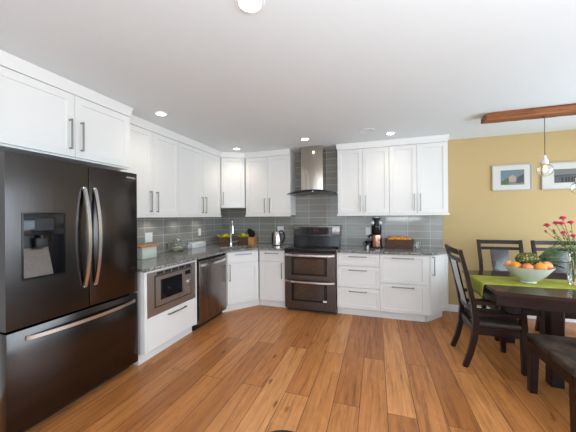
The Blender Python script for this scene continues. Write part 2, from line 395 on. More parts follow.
def pucks(c, *xs, e=.22):
    for x in xs:
        MB().lathe([(.032, ZU0+.021), (.032, ZU0+.010), (.026, ZU0+.008)], (x, .20, 0), 20).build('puck_light', M_plate, c)
        l = bpy.data.lights.new('puck_bulb', 'SPOT'); l.energy = e; l.spot_size = 2.4; l.spot_blend = .6; l.shadow_soft_size = .025; l.color = (1, .95, .85)
        o = bpy.data.objects.new('puck_bulb', l); COL.objects.link(o); o.parent = c; o.location = (x, .20, ZU0+.004)
# over the fridge
c = thing('wall_cabinet', 'deep white two-door cabinet above the fridge', 'cabinet', (-2.30, 1.005, 0), PI/2)
MB().box(.0005, 1.0225, .0205, .462, 1.872, ZU1-.002).build('body', M_white, c)
door(c, 0, .511, 1.885, 2.388, .470, 2.06); door(c, .511, 1.02, 1.885, 2.388, .556, 2.06)
crown(c, 1.0225, 'R', .15)
# left wall
c = thing('wall_cabinet', 'white two-door wall cabinet right next to the fridge cabinet', 'cabinet', (-2.450, 2.036, 0), PI/2)
carcass(c, .854, .306, ZU0+.02, ZU1-.002); door(c, 0, .425, ZD0, ZD1, .378, 1.575); door(c, .425, .854, ZD0, ZD1, .472, 1.575); crown(c, .854); rail(c, .854); pucks(c, .2, .63, e=1.3)
c = thing('wall_cabinet', 'white two-door wall cabinet on the left wall touching the corner cabinet', 'cabinet', (-2.450, 2.892, 0), PI/2)
carcass(c, .985, .306, ZU0+.02, ZU1-.002); door(c, 0, .52, ZD0, ZD1, .478, 1.575); door(c, .52, .985, ZD0, ZD1, .562, 1.575); crown(c, .985, e1=.012); rail(c, .985, e1=.006); pucks(c, .25, .75, e=1.3)
# corner
P1, P2 = Vector((-2.450, 3.880)), Vector((-2.110, 4.102)); dd = P2-P1; ang = math.atan2(dd.y, dd.x)
c = thing('wall_cabinet', 'short white one-door corner cabinet above the faucet', 'cabinet', (P1.x, P1.y, 0), ang)
def loc2(p, o, a):
    v = Vector(p)-o; return (v.x*math.cos(a)+v.y*math.sin(a), -v.x*math.sin(a)+v.y*math.cos(a))
poly = [loc2(p, P1, ang) for p in ((XL+.009, 3.880), (XL+.009, YB-.009), (-2.111, YB-.009))]
MB().prism([(.0, .0205), (dd.length, .0205), poly[2], poly[1], poly[0]], 1.55, ZU1-.002).build('body', M_white, c)
door(c, .012, dd.length-.012, 1.575, ZD1, .045, 1.70, .22); crown(c, dd.length, e0=.004, e1=.004)
MB().box(.005, dd.length-.005, -.006, .022, 1.545, 1.575, .003, 1).build('light_rail', M_white, c)
# back wall, left of the hood
c = thing('wall_cabinet', 'white two-door wall cabinet left of the range hood', 'cabinet', (-2.108, 4.10, 0), 0)
w = .803
carcass(c, w, .309, ZU0+.02, ZU1-.002); door(c, .012, .412, ZD0, ZD1, .365, 1.575); door(c, .412, w, ZD0, ZD1, .457, 1.575); crown(c, w, e0=.012); rail(c, w)
# back wall, right bank
c = thing('wall_cabinet', 'white two-door wall cabinet directly right of the range hood', 'cabinet', (-.548, 4.10, 0), 0)
w = .735
carcass(c, w, .309, ZU0+.02, ZU1-.002); door(c, 0, .372, ZD0, ZD1, .334, 1.575); door(c, .372, w, ZD0, ZD1, .410, 1.575); crown(c, w, 'L', .3); rail(c, w, e0=.012); pucks(c, .16, .55)
c = thing('wall_cabinet', 'white two-door wall cabinet at the right end beside the yellow wall', 'cabinet', (.188, 4.10, 0), 0)
w = .744
carcass(c, w, .309, ZU0+.02, ZU1-.002); door(c, 0, .362, ZD0, ZD1, .324, 1.575); door(c, .362, w, ZD0, ZD1, .402, 1.575); crown(c, w, 'R', .3); rail(c, w, e1=.012); pucks(c, .2, .62)

# base units
XBF, YBF, ZT = -2.06, 3.798, .885
c = thing('base_cabinet', 'white base cabinet with a plain drawer under the built-in microwave', 'cabinet', (XBF, 1.955, 0), PI/2)
w = .768
mb = MB(); mb.box(0, .03, 0, .69, .105, ZT-.001); mb.box(w-.03, w, 0, .69, .105, ZT-.001); mb.box(.03, w-.03, .0, .69, .862, ZT-.001)
mb.box(.03, w-.03, .03, .69, .105, .436); mb.box(.03, w-.03, .6, .69, .436, .862); mb.build('body', M_white, c)
MB().box(0, w, .075, .69, 0, .106).build('toe_kick', M_white, c)
drawer(c, .03, w-.03, .11, .438, .392, .27, .42, slab=True)

P1, P2 = Vector((XBF, 3.40)), Vector((-1.73, YBF)); dd = P2-P1; ang = math.atan2(dd.y, dd.x); Ld = dd.length
c = thing('base_cabinet', 'white angled corner sink base beside the dishwasher', 'cabinet', (P1.x, P1.y, 0), ang)
pl = lambda *ps: [loc2(p, P1, ang) for p in ps]
MB().prism([(.0, .0205), (Ld, .0205)] + pl((-1.73, YB-.009), (XL+.009, YB-.009), (XL+.009, 3.40)), .105, .70).build('body', M_white, c)
MB().box(0, Ld, .0205, .05, .70, ZT-.001).build('front_rail', M_white, c)
MB().prism(pl((-2.14, 3.405), (-1.765, YBF+.07), (-1.735, YBF+.07), (-1.735, YB-.05), (XL+.05, YB-.05), (XL+.05, 3.405)), 0, .106).build('toe_kick', M_white, c)
drawer(c, .012, Ld-.004, .716, .872, .836, .25, rail=.04); door(c, .012, Ld-.004, .112, .71, .045, .58)
c = thing('base_cabinet', 'narrow white base cabinet left of the range, one drawer over one door', 'cabinet', (-1.729, YBF, 0), 0)
w = .427
MB().box(.001, w, .0205, .61, .105, ZT-.001).build('body', M_white, c); MB().box(.001, w, .075, .6, 0, .106).build('toe_kick', M_white, c)
drawer(c, .008, w, .716, .872, .836, .22, rail=.04); door(c, .008, w, .112, .71, w-.045, .58)
c = thing('base_cabinet', 'white base cabinet with three drawers right of the range', 'cabinet', (-.532, YBF, 0), 0)
w = .577
MB().box(.001, w-.0005, .0205, .61, .105, ZT-.001).build('body', M_white, c); MB().box(.001, w-.0005, .075, .6, 0, .106).build('toe_kick', M_white, c)
drawer(c, .003, w, .70, .874, .832, .24, rail=.045); drawer(c, .003, w, .402, .697, .645, .24); drawer(c, .003, w, .110, .398, .352, .24)
c = thing('base_cabinet', 'white base cabinet with two deep drawers under the fruit basket', 'cabinet', (.0455, YBF, 0), 0)
w = .60
MB().box(.0005, w, .0205, .61, .105, ZT-.001).build('body', M_white, c); MB().box(.0005, w-.04, .075, .6, 0, .106).build('toe_kick', M_white, c)
drawer(c, 0, w-.035, .497, .874, .832, .27); drawer(c, 0, w-.035, .110, .492, .452, .27)
P1, P2 = Vector((.650, YBF+.004)), Vector((.930, 4.123)); dd = P2-P1; ang = math.atan2(dd.y, dd.x); Ld = dd.length
c = thing('base_cabinet', 'white angled end cabinet with one door at the right end of the counter', 'cabinet', (P1.x, P1.y, 0), ang)
pl = lambda *ps: [loc2(p, P1, ang) for p in ps]
MB().prism([(.002, .0205), (Ld, .0205)] + pl((.930, YB-.009), (.651, YB-.009)), .105, ZT-.001).build('body', M_white, c)
MB().prism(pl((.612, YBF+.075), (.630, YBF+.09), (.86, 4.16), (.86, YB-.05), (.612, YB-.05)), 0, .106).build('toe_kick', M_white, c)
door(c, .018, Ld-.002, .112, .872, .055, .74)

# countertops
def slab(name, outer, holes, z0, z1, m):
    bm = bmesh.new()
    for loop in [outer]+holes:
        vs = [bm.verts.new((x, y, z0)) for x, y in loop]
        for i in range(len(vs)): bm.edges.new((vs[i], vs[(i+1) % len(vs)]))
    bmesh.ops.triangle_fill(bm, edges=bm.edges[:], use_beauty=True)
    r = bmesh.ops.extrude_face_region(bm, geom=bm.faces[:])
    bmesh.ops.translate(bm, verts=[v for v in r['geom'] if isinstance(v, bmesh.types.BMVert)], vec=(0, 0, z1-z0))
    mb = MB(); mb.bm.free(); mb.bm = bm; return mb.build(name, m)
SC = Vector((-2.075, 3.715)); sa = math.radians(46); sw, sd_ = .25, .165
def rot2(x, y): return (SC.x + x*math.cos(sa)-y*math.sin(sa), SC.y + x*math.sin(sa)+y*math.cos(sa))
hole = []
for cx, cy, a0 in ((sw-.05, sd_-.05, 0), (-sw+.05, sd_-.05, 90), (-sw+.05, -sd_+.05, 180), (sw-.05, -sd_+.05, 270)):
    for k in range(5):
        a = math.radians(a0+k*22.5); hole.append(rot2(cx+.05*math.cos(a), cy+.05*math.sin(a)))
o = slab('countertop', [(XL+.009, 1.935), (-2.03, 1.935), (-2.03, 3.385), (-1.715, YBF-.03), (-1.302, YBF-.03), (-1.302, YB-.009), (XL+.009, YB-.009)], [hole], ZT, .915, M_granite)
tag(o, 'grey speckled granite countertop running from the fridge around the corner to the range', 'countertop')
o = slab('countertop', [(-.530, YBF-.03), (.662, YBF-.03), (.962, 4.113), (.962, YB-.009), (-.530, YB-.009)], [], ZT, .915, M_granite)
tag(o, 'grey speckled granite countertop right of the range', 'countertop')
sk = thing('sink', 'undermount steel sink in the corner counter', 'sink', (SC.x, SC.y, ZT), sa)
mb = MB(); rr = []
for rad, z in ((0, -.002), (-.004, -.002), (-.004, -.15), (-.03, -.172)):
    ring = []
    for cx, cy, a0 in ((sw-.05, sd_-.05, 0), (-sw+.05, sd_-.05, 90), (-sw+.05, -sd_+.05, 180), (sw-.05, -sd_+.05, 270)):
        for k in range(5):
            a = math.radians(a0+k*22.5); ring.append((cx+(.054+rad)*math.cos(a), cy+(.054+rad)*math.sin(a), z))
    rr.append(ring)
mb.rings(rr, cap=False); mb.bm.faces.new(mb.bm.verts[-20:] if False else [v for v in list(mb.bm.verts)[-20:]])
mb.build('basin', M_chrome, sk); MB().lathe([(.04, -.171), (.04, -.168), (.03, -.169), (0, -.170)], n=20).build('drain', M_steel, sk)
fx, fy = -2.271, 3.894
fc = thing('faucet', 'tall chrome pull-down gooseneck faucet at the corner sink', 'faucet', (fx, fy, .915), 0)
dv = Vector((.70, -.71, 0))
MB().lathe([(.030, 0), (.030, .008), (.022, .018), (.020, .07), (.016, .08)], n=20).build('base', M_chrome, fc)
pts = [Vector((0, 0, .07)), Vector((0, 0, .33))] + [dv*(.06-.06*math.cos(a)) + Vector((0, 0, .33+.075*math.sin(a))) for a in [PI*k/8 for k in range(1, 9)]] + [dv*.12 + Vector((0, 0, .30))]
MB().tube(pts, .0125, 12).build('spout', M_chrome, fc)
MB().tube([dv*.12+Vector((0, 0, .30)), dv*.12+Vector((0, 0, .21))], [.016, .018], 12).build('spray_head', M_chrome, fc)
MB().tube([Vector((.015, .012, .06)), Vector((.10, .08, .085))], [.008, .006], 10).build('lever', M_chrome, fc)

# ------------------------------------------------------------------ refrigerator (local: x = world Y, y = into = -X)
FX, FY0, FW = -2.092, .985, .928
f = thing('refrigerator', 'black stainless french-door refrigerator with water dispenser at the left', 'refrigerator', (FX, FY0, 0), PI/2)
MB().box(.004, FW-.004, .088, .66, .03, 1.785, .004).build('body', M_blackm, f)
spl = .488; T = .075
dx0, dx1, dz0, dz1 = .078, .325, 1.005, 1.432
mb = MB(); mb.box(0, dx0, 0, T, .716, 1.798); mb.box(dx1, spl-.003, 0, T, .716, 1.798); mb.box(dx0, dx1, 0, T, .716, dz0); mb.box(dx0, dx1, 0, T, dz1, 1.798)
mb.box(dx0, dx1, T-.008, T, dz0, dz1)
dl = mb.build('door', M_bssf, f)
mb = MB(); e = .008
mb.box(dx0, dx0+e, -.004, .07, dz0, dz1); mb.box(dx1-e, dx1, -.004, .07, dz0, dz1); mb.box(dx0+e, dx1-e, -.004, .07, dz0, dz0+.012); mb.box(dx0+e, dx1-e, -.004, .07, dz1-e, dz1)
mb.box(dx0+e, dx1-e, .058, .066, dz0+.012, 1.29)
mb.build('dispenser_recess', M_black, dl)
cp = MB().box(dx0+e, dx1-e, -.002, .06, 1.285, dz1-e, .002).build('dispenser_panel', M_black, dl)
MB().box(.145, .250, -.004, .0, 1.315, 1.392).build('dispenser_display', M_lcd, dl)
mb = MB(); mb.bm.free(); mb.bm = bmesh.new(); mb.extr([(.054, 1.20), (.004, 1.03), (.0, 1.018), (.056, 1.018)], dx0+.012, dx1-.075); mb.build('dispenser_paddle', M_bssd, dl)
mb = MB(); mb.tube([(.20, .03, 1.285), (.20, .03, 1.262)], .012, 12); mb.box(.165, .235, .02, .05, 1.20, 1.265, .006); mb.build('dispenser_nozzle', M_blackm, dl)
dr = MB().box(spl+.003, FW, 0, T, .716, 1.798, .006).build('door', M_bssf, f)
def bowed(x0, z0, x1, z1, out, r, n=14, vertical=True):
    pts = []
    for k in range(n+1):
        q = k/n; pts.append((x0+(x1-x0)*q, -.012-out*(1-(2*q-1)**2), z0+(z1-z0)*q))
    return pts
def fhandle(par, p, w, d, side):
    mb = MB(); mb.bar(p, w, d, side)
    for a in (p[0], p[-1]): mb.box(a[0]-.012, a[0]+.012, -.016, .001, a[2]-.014, a[2]+.014, .003, 1)
    return mb.build('handle', M_hndl, par)
fhandle(dl, bowed(.452, .885, .452, 1.615, .05, 0), .024, .014, (1, 0, 0))
fhandle(dr, bowed(.530, .885, .530, 1.615, .05, 0), .024, .014, (1, 0, 0))
fz = MB().box(0, FW, 0, T, .072, .702, .006).build('freezer_drawer', M_bssf, f)
fhandle(fz, bowed(.105, .642, .875, .642, .045, 0), .024, .014, (0, 0, 1))
MB().box(.01, FW-.01, .10, .62, 0.0, .05).build('base_grille', M_blackm, f)
mt = Matrix.Translation((.862, -.001, 1.752)) @ Matrix.Rotation(PI/2, 4, 'X')
text_mesh('badge', 'SAMSUNG', .020, mt, M_plate, dr)

# ------------------------------------------------------------------ microwave (local like its cabinet)
mw = thing('microwave', 'bronze steel built-in microwave set into the base cabinet beside the fridge', 'microwave', (XBF, 1.955, .437), PI/2)
mb = MB(); z0 = 0
a0, a1, h1 = .032, .735, .424; i0, i1, j0, j1 = .115, .668, .068, .385
mb.box(a0, i0, -.006, .012, 0, h1); mb.box(i1, a1, -.006, .012, 0, h1); mb.box(i0, i1, -.006, .012, 0, j0); mb.box(i0, i1, -.006, .012, j1, h1)
tr = mb.build('trim_frame', M_bssl, mw)
mb = MB()
for k in range(5): mb.box(i0+.03+k*.105, i0+.115+k*.105, -.0075, -.004, j1+.006, h1-.008)
mb.build('vents', M_blackm, tr)
MB().box(i0-.001, i1+.001, .014, .55, j0-.001, j1+.001).build('body', M_blackm, mw)
mb = MB(); wx0, wx1, wz0, wz1, dxr = .190, .507, .130, .335, .530; k0, k1 = j0+.012, j1-.012
mb.box(i0+.01, wx0, -.010, .013, k0, k1); mb.box(wx1, dxr, -.010, .013, k0, k1); mb.box(wx0, wx1, -.010, .013, k0, wz0); mb.box(wx0, wx1, -.010, .013, wz1, k1)
dm = mb.build('door', M_bssl, mw); MB().box(wx0-.001, wx1+.001, -.006, .008, wz0-.001, wz1+.001).build('window', M_glassblk, dm)
pn = MB().box(dxr+.003, i1-.01, -.010, .013, k0, k1).build('control_panel', M_bssl, mw)
MB().box(dxr+.02, i1-.028, -.0115, -.009, k1-.065, k1-.02).build('display', M_glassblk, pn)
MB().lathe([(.021, 0), (.021, .016), (.017, .02), (0, .02)], ((dxr+i1)/2-.002, -.009, (k0+k1)/2), 20, (0, -1, 0)).build('dial', M_hndl, pn)
for r in range(4):
    for q in range(2):
        MB().box(dxr+.028+q*.035, dxr+.052+q*.035, -.0125, -.009, k0+.025+r*.024, k0+.036+r*.024, .001, 1).build('button', M_steel, pn)

# ------------------------------------------------------------------ dishwasher
dw = thing('dishwasher', 'black stainless dishwasher between microwave cabinet and corner sink base', 'dishwasher', (XBF, 2.727, 0), PI/2)
MB().box(.006, .662, .035, .60, .10, .872).build('body', M_blackm, dw)
MB().box(.03, .66, .07, .58, 0, .10).build('toe_kick', M_blackm, dw)
d = MB().box(.035, .652, -.012, .033, .075, .853, .006).build('door', M_bssd, dw)
pts = [(.06+.57*k/12, -.018-.038*(1-(2*k/12-1)**2), .800) for k in range(13)]
mb = MB().bar(pts, .030, .014, (0, 0, 1))
for a in (pts[0], pts[-1]): mb.box(a[0]-.012, a[0]+.012, -.022, -.011, .787, .813)
mb.build('handle', M_hndl, d)

# ------------------------------------------------------------------ range
RX, RY, RW = -1.296, 3.763, .758
g = thing('range', 'black stainless double-oven electric range between the base cabinets', 'range', (RX, RY, 0), 0)
MB().box(.002, RW-.002, .042, .645, .03, .902).build('body', M_bss, g)
MB().box(.02, RW-.02, .07, .62, 0, .03).build('base', M_blackm, g)
ct = MB().box(0, RW, -.012, .60, .898, .921, .006).build('cooktop', M_glassblk, g)
MB().box(.004, RW-.004, .0, .044, .862, .898).build('front_strip', M_black, g)
M_ring = mat('cooktop_ring_print', (.05, .05, .05), .2)
for bx_, by_, br_ in ((.19, .13, .10), (.56, .13, .085), (.19, .34, .08), (.56, .34, .10)):
    MB().rings([[(bx_+rr*math.cos(2*PI*k/32), by_+rr*math.sin(2*PI*k/32), z) for k in range(32)] for rr, z in ((br_, .9211), (br_, .9216), (br_-.004, .9216), (br_-.004, .9211))], closed=True).build('burner', M_ring, ct)
def oven(z0, z1, w0, w1, hz):
    mb = MB(); x0, x1 = .105, .635
    mb.box(.004, x0, 0, .04, z0, z1); mb.box(x1, RW-.004, 0, .04, z0, z1); mb.box(x0, x1, 0, .04, z0, w0); mb.box(x0, x1, 0, .04, w1, z1)
    d = mb.build('oven_door', M_bss, g)
    MB().box(x0-.001, x1+.001, .003, .03, w0-.001, w1+.001).build('window_border', M_glassblk, d)
    MB().box(x0+.045, x1-.045, .0015, .02, w0+.028, w1-.022).build('window', M_oven, d)
    pts = [(.03+(RW-.06)*k/14, -.012-.042*(1-(2*k/14-1)**4), hz) for k in range(15)]
    mb = MB().bar(pts, .026, .016, (0, 0, 1))
    for a in (pts[0], pts[-1]): mb.box(a[0]-.016, a[0]+.016, -.02, .001, hz-.014, hz+.014, .003, 1)
    mb.build('handle', M_hndl, d); return d
du = oven(.480, .860, .535, .800, .832)
dlw = oven(.050, .474, .155, .428, .447)
MB().box(.575, .628, .001, .004, .166, .190).build('sticker', M_plate, dlw)
bgd = MB().box(.0, RW, .475, .60, 1.076, 1.240, .006).build('control_panel', M_bssd, g)
mb = MB(); mb.extr([(.462, .921), (.476, 1.076), (.60, 1.076), (.60, .921)], .006, RW-.006); mb.build('backguard', M_black, g)
MB().box(.105, .640, .471, .477, 1.098, 1.218, .002, 1).build('display', M_glassblk, bgd)
mb = MB()
for k, x in enumerate((.340, .358, .382, .400)):
    for q in ((0, .014, .026, .029), (0, .014, .012, .015), (0, .014, -.002, .001), (0, .003, -.002, .029), (.011, .014, -.002, .029)):
        mb.box(x+q[0], x+q[1],   .4695, .4712, 1.165+q[2], 1.162+q[3])
mb.build('clock_digits', M_red, bgd)

# ------------------------------------------------------------------ hood
hd = thing('range_hood', 'steel chimney range hood with a curved black glass canopy over the range', 'range hood', (-.928, YB-.009, 1.735), 0)
mb = MB(); N = 20; top = []; bot = []
hw, hy0 = .385, -.50
def arc(x): return .052*(1-(x/hw)**2)
rings = []
for k in range(N+1):
    x = -hw+2*hw*k/N; z = arc(x); yf = hy0+.05*(x/hw)**2
    rings.append([(x, yf, z), (x, -.001, z), (x, -.001, z+.009), (x, yf, z+.009)])
mb.rings(rings); mb.build('glass_canopy', M_glassblk, hd)
mb = MB(); rings = []
for k in range(N+1):
    x = -.335+.67*k/N; z = arc(x); e_ = min(1, (1-(x/.335)**2)*3); rings.append([(x, hy0+.03, z-.002-.020*e_), (x, -.001, z-.002-.026*e_), (x, -.001, z-.001), (x, hy0+.03, z-.001)])
mb.rings(rings); ub = mb.build('filter_housing', M_black, hd)
MB().lathe([(.010, 0), (.010, .004), (0, .005)], (.03, hy0+.031, .036), 14, (0, -1, 0)).build('button', M_chrome, ub)
mb = MB(); cw = [(-.185+.345*k/14, -.335-.03*(1-(2*k/14-1)**2)) for k in range(15)]
mb.prism(cw+[(.16, -.001), (-.185, -.001)], .056, ZC-1.735-.001); mb.build('chimney', M_chim, hd)

# ------------------------------------------------------------------ wall plates
def plate(x, y, z, rz, label, cat='outlet', name='wall_outlet', w=.072, h=.118):
    p = thing(name, label, cat, (x, y, z), rz)
    MB().box(-w/2, w/2, -.006, 0, -h/2, h/2, .002, 1).build('cover_plate', M_plate, p)
    if name == 'light_switch': MB().box(-.017, .017, -.009, -.005, -.033, .033, .002, 1).build('rocker', M_plate, p)
    else:
        for s in (-1, 1):
            MB().box(-.017, .017, -.008, -.005, s*.026-.015, s*.026+.015, .003, 1).build('socket', M_plate, p)
plate(XL+.009, 2.690, 1.140, PI/2, 'white switch plate on the tiles above the wooden lid', 'switch', 'light_switch', .115, .125)
plate(XL+.009, 3.725, 1.150, PI/2, 'white outlet on the left tile wall above the white box')
plate(-1.585, YB-.009, 1.165, 0, 'white outlet on the tiles behind the kettle', w=.115)
plate(-.115, YB-.009, 1.150, 0, 'white outlet on the tiles left of the juicer')

# ------------------------------------------------------------------ things on the counters
ZT2 = .915
b = thing('storage_box', 'pale box with a flat wooden board lid beside the fridge', 'box', (-2.60, 2.49, ZT2), 0)
MB().box(-.07, .07, -.11, .10, 0, .132, .006).build('body', M_boxg, b)
MB().prism([(-.08, -.14), (.08, -.14), (.08, .10), (.03, .16), (.02, .185), (-.02, .185), (-.03, .16), (-.08, .10)], .133, .155).build('lid', M_lightwood, b)
def stand(loc, lab): pass
k = thing('glass_teapot', 'round clear glass teapot with green leaves on the left counter', 'teapot', (-2.59, 3.02, ZT2), .4)
MB().lathe([(.055, 0), (.085, .02), (.102, .06), (.098, .10), (.065, .145), (.042, .165), (.040, .185), (.037, .185), (.039, .163), (.062, .141), (.094, .098), (.098, .06), (.082, .024), (.053, .004), (0, .004)], n=28).build('body', M_glass, k)
MB().tube([(.09, 0, .07), (.135, 0, .11), (.155, 0, .155)], [.016, .011, .008], 10).build('spout', M_glass, k)
MB().tube([(-.075, 0, .13), (-.125, 0, .135), (-.14, 0, .09), (-.095, 0, .05)], .007, 10).build('handle', M_glass, k)
MB().lathe([(.044, .186), (.044, .192), (.015, .20), (.012, .21), (.018, .222), (0, .228)], n=20).build('lid', M_glass, k)
random.seed(4); mb = MB()
for i in range(30):
    a = random.random()*6.3; r_ = random.random()*.07; mb.ball((r_*math.cos(a), r_*math.sin(a), .022+random.random()*.05), .016, (1.4, .8, .5), 8)
tag(mb.build('tea_leaves', M_tea, k), kind='stuff')
k = thing('glass_tumbler', 'small clear glass standing between the teapot and the white box', 'glass', (-2.60, 3.27, ZT2))
MB().lathe([(.028, 0), (.038, .05), (.040, .085), (.037, .085), (.035, .05), (.026, .006), (0, .006)], n=20).build('cup', M_glass, k)
k = thing('storage_tin', 'long low white box against the left tile wall', 'box', (-2.700, 3.58, ZT2), PI/2)
MB().box(-.175, .175, -.045, .045, 0, .088, .006).build('body', M_plate, k)
M_print = mat('faint_grey_print', (.5, .5, .5), .6)
mb = MB()
for i in range(6): mb.box(-.09+i*.026, -.074+i*.026, -.0458, -.0448, .038+.004*(i % 2), .054)
mb.build('print', M_print, k)
def pot(x, y, rz, label, seed):
    p = thing('planter', label, 'planter', (x, y, ZT2), rz, 'brown planters with yellow plants behind the faucet')
    mb = MB(); mb.rings([[(-.085, -.05, 0), (.085, -.05, 0), (.085, .05, 0), (-.085, .05, 0)], [(-.10, -.06, .125), (.10, -.06, .125), (.10, .06, .125), (-.10, .06, .125)], [(-.088, -.05, .125), (.088, -.05, .125), (.088, .05, .125), (-.088, .05, .125)], [(-.085, -.047, .105), (.085, -.047, .105), (.085, .047, .105), (-.085, .047, .105)]])
    mb.build('pot', M_wicker, p); random.seed(seed); mb = MB()
    for i in range(70):
        a = random.random()*6.3; r_ = random.random(); c_ = Vector((.085*r_*math.cos(a), .05*r_*math.sin(a), .11)); tip = c_ + Vector((.06*math.cos(a)*r_, .04*math.sin(a)*r_-.01, .03+.06*random.random()))
        s_ = Vector((-math.sin(a), math.cos(a), .2)).normalized()*.017; mid = (c_+tip)/2+Vector((0, 0, .02))
        v = [mb.bm.verts.new(q) for q in (c_, mid+s_, tip, mid-s_)]; mb.bm.faces.new(v)
    o = mb.build('foliage', M_ycol, p); sm = o.modifiers.new('thick', 'SOLIDIFY'); sm.thickness = .0012
pot(-2.47, 4.04, math.radians(30), 'brown woven planter with yellow plants left of the faucet', 1)
pot(-2.215, 4.215, math.radians(14), 'brown woven planter with yellow plants between faucet and knife block', 2)
k = thing('knife_block', 'light wood knife block with black-handled knives right of the planters', 'knife block', (-2.045, 4.24, ZT2), 0)
MB().extr([(-.06, 0), (.06, 0), (.06, .16), (-.06, .115)], -.055, .055).build('block', M_lightwood, k)
random.seed(3)
for i in range(3):
    for j in range(2):
        x = -.03+.03*i; y = -.025+.05*j; z = .128+.022*j
        MB().bar([(x, y, z), (x-.02, y-.012, z+.07), (x-.034, y-.025, z+.125-.02*i)], .02, .026, (1, 0, 0)).build('knife_handle', M_blackm, k)
k = thing('kettle', 'steel electric kettle with black handle left of the range', 'kettle', (-1.575, 4.20, ZT2), 0)
MB().lathe([(.070, .0), (.074, .004), (.076, .02), (.068, .13), (.058, .215), (.05, .232), (0, .236)], n=28).build('body', M_steel, k)
MB().lathe([(.082, 0), (.082, .012), (.0, .013)], n=24).build('base', M_blackm, k)
MB().bar([(.045, 0, .228), (.085, 0, .245), (.125, 0, .20), (.132, 0, .13), (.105, 0, .06), (.078, 0, .04)], .026, .022, (0, 1, 0)).build('handle', M_blackm, k)
MB().bar([(-.055, 0, .215), (-.076, 0, .20), (-.08, 0, .03)], .05, .014, (0, 1, 0)).build('water_gauge', M_blackm, k)
MB().lathe([(.012, .235), (.012, .25), (0, .252)], n=12).build('lid_knob', M_blackm, k)
# juicer
jx, jy = .008, 4.22
j = thing('juicer', 'tall slow juicer with copper body and black top on the right counter', 'juicer', (jx, jy, ZT2), 0)
MB().lathe([(.092, 0), (.092, .014), (.08, .02), (.0, .021)], n=28).build('base', M_blackm, j)
MB().lathe([(.074, .018), (.078, .03), (.072, .19), (.062, .196), (0, .198)], n=28).build('body', M_copper, j)
MB().lathe([(.056, .197), (.064, .205), (.074, .225), (.074, .33), (.066, .336), (.05, .34), (0, .341)], n=28).build('juicing_bowl', M_glassblk, j)
MB().lathe([(.040, .338), (.036, .37), (.036, .41), (.06, .43), (.06, .446), (.0, .446)], n=28).build('feed_chute', M_blackm, j)
MB().lathe([(.03, .446), (.03, .46), (0, .462)], n=20).build('pusher', M_plate, j)
for s in (-1, 1): MB().ball((s*.055, -.03, .375), .026, (1, 1, 1), 14).build('cap', M_plate, j)
mb = MB().lathe([(.038, 0), (.042, .005), (.045, .10), (.041, .10), (.039, .008), (0, .008)], (-.118, -.01, .0), 20); mb.tube([(-.16, -.01, .085), (-.188, -.01, .07), (-.188, -.01, .035), (-.16, -.01, .02)], .006, 8)
mb.build('juice_cup', M_black, j)
MB().tube([(-.06, -.01, .19), (-.10, -.01, .18), (-.112, -.01, .15)], .016, 10).build('juice_spout', M_blackm, j)
# basket and oranges
bx0, by0 = .318, 4.215
k = thing('wicker_basket', 'long brown wicker basket full of oranges on the right counter', 'basket', (bx0, by0, ZT2))
mb = MB(); mb.rings([[(-a, -c_, z), (a, -c_, z), (a, c_, z), (-a, c_, z)] for a, c_, z in ((.176, .085, 0), (.192, .098, .125), (.182, .088, .125), (.168, .078, .01))]); mb.build('body', M_wicker, k)
mb = MB()
for s in (-1, 1):
    mb.tube([(-.189, s*.094, .127), (.189, s*.094, .127)], .009, 8); mb.tube([(s*.188, -.094, .127), (s*.188, .094, .127)], .009, 8)
mb.build('rim', M_wicker, k)
OR = [(-0.115, -0.03, 0.088, 'leftmost orange in the front of the wicker basket'), (-0.02, -0.034, 0.094, 'orange at the front centre of the wicker basket'), (0.07, -0.03, 0.09, 'orange in the front of the wicker basket, right of the centre one'), (0.135, 0.038, 0.086, 'rightmost orange in the back corner of the wicker basket'), (-0.07, 0.05, 0.1, 'orange behind and between the two left front ones in the basket'), (0.03, 0.052, 0.104, 'tallest-sitting orange at the back centre of the wicker basket')]
def orange(x, y, z, label, r, name='orange', m=None, group=None, sc=(1, 1, .96)):
    o = thing(name, label, 'fruit', (x, y, z), random.random()*6, group)
    MB().ball((0, 0, 0), r, sc, 20).build('peel', m or M_orange, o)
    MB().lathe([(.005, 0), (.004, .003), (0, .004)], (0, 0, r*sc[2]-.002), 8).build('stem_end', M_leaf, o); return o
for x, y, z, lb in OR: orange(bx0+x, by0+y, ZT2+z+.030, lb, .043, group='oranges in the wicker basket')
k = thing('glass_tumbler', 'small clear glass right of the wicker basket', 'glass', (.575, 4.22, ZT2))
MB().lathe([(.030, 0), (.034, .01), (.046, .06), (.044, .105), (.041, .105), (.043, .06), (.031, .012), (0, .008)], n=20).build('cup', M_glass, k)
k = thing('salt_shaker', 'tiny white salt shaker in front of the juicer', 'shaker', (-.118, 4.09, ZT2))
MB().lathe([(.014, 0), (.016, .005), (.013, .035), (0, .036)], n=14).build('jar', M_plate, k)
MB().lathe([(.013, .036), (.014, .05), (0, .054)], n=14).build('cap', M_chrome, k)

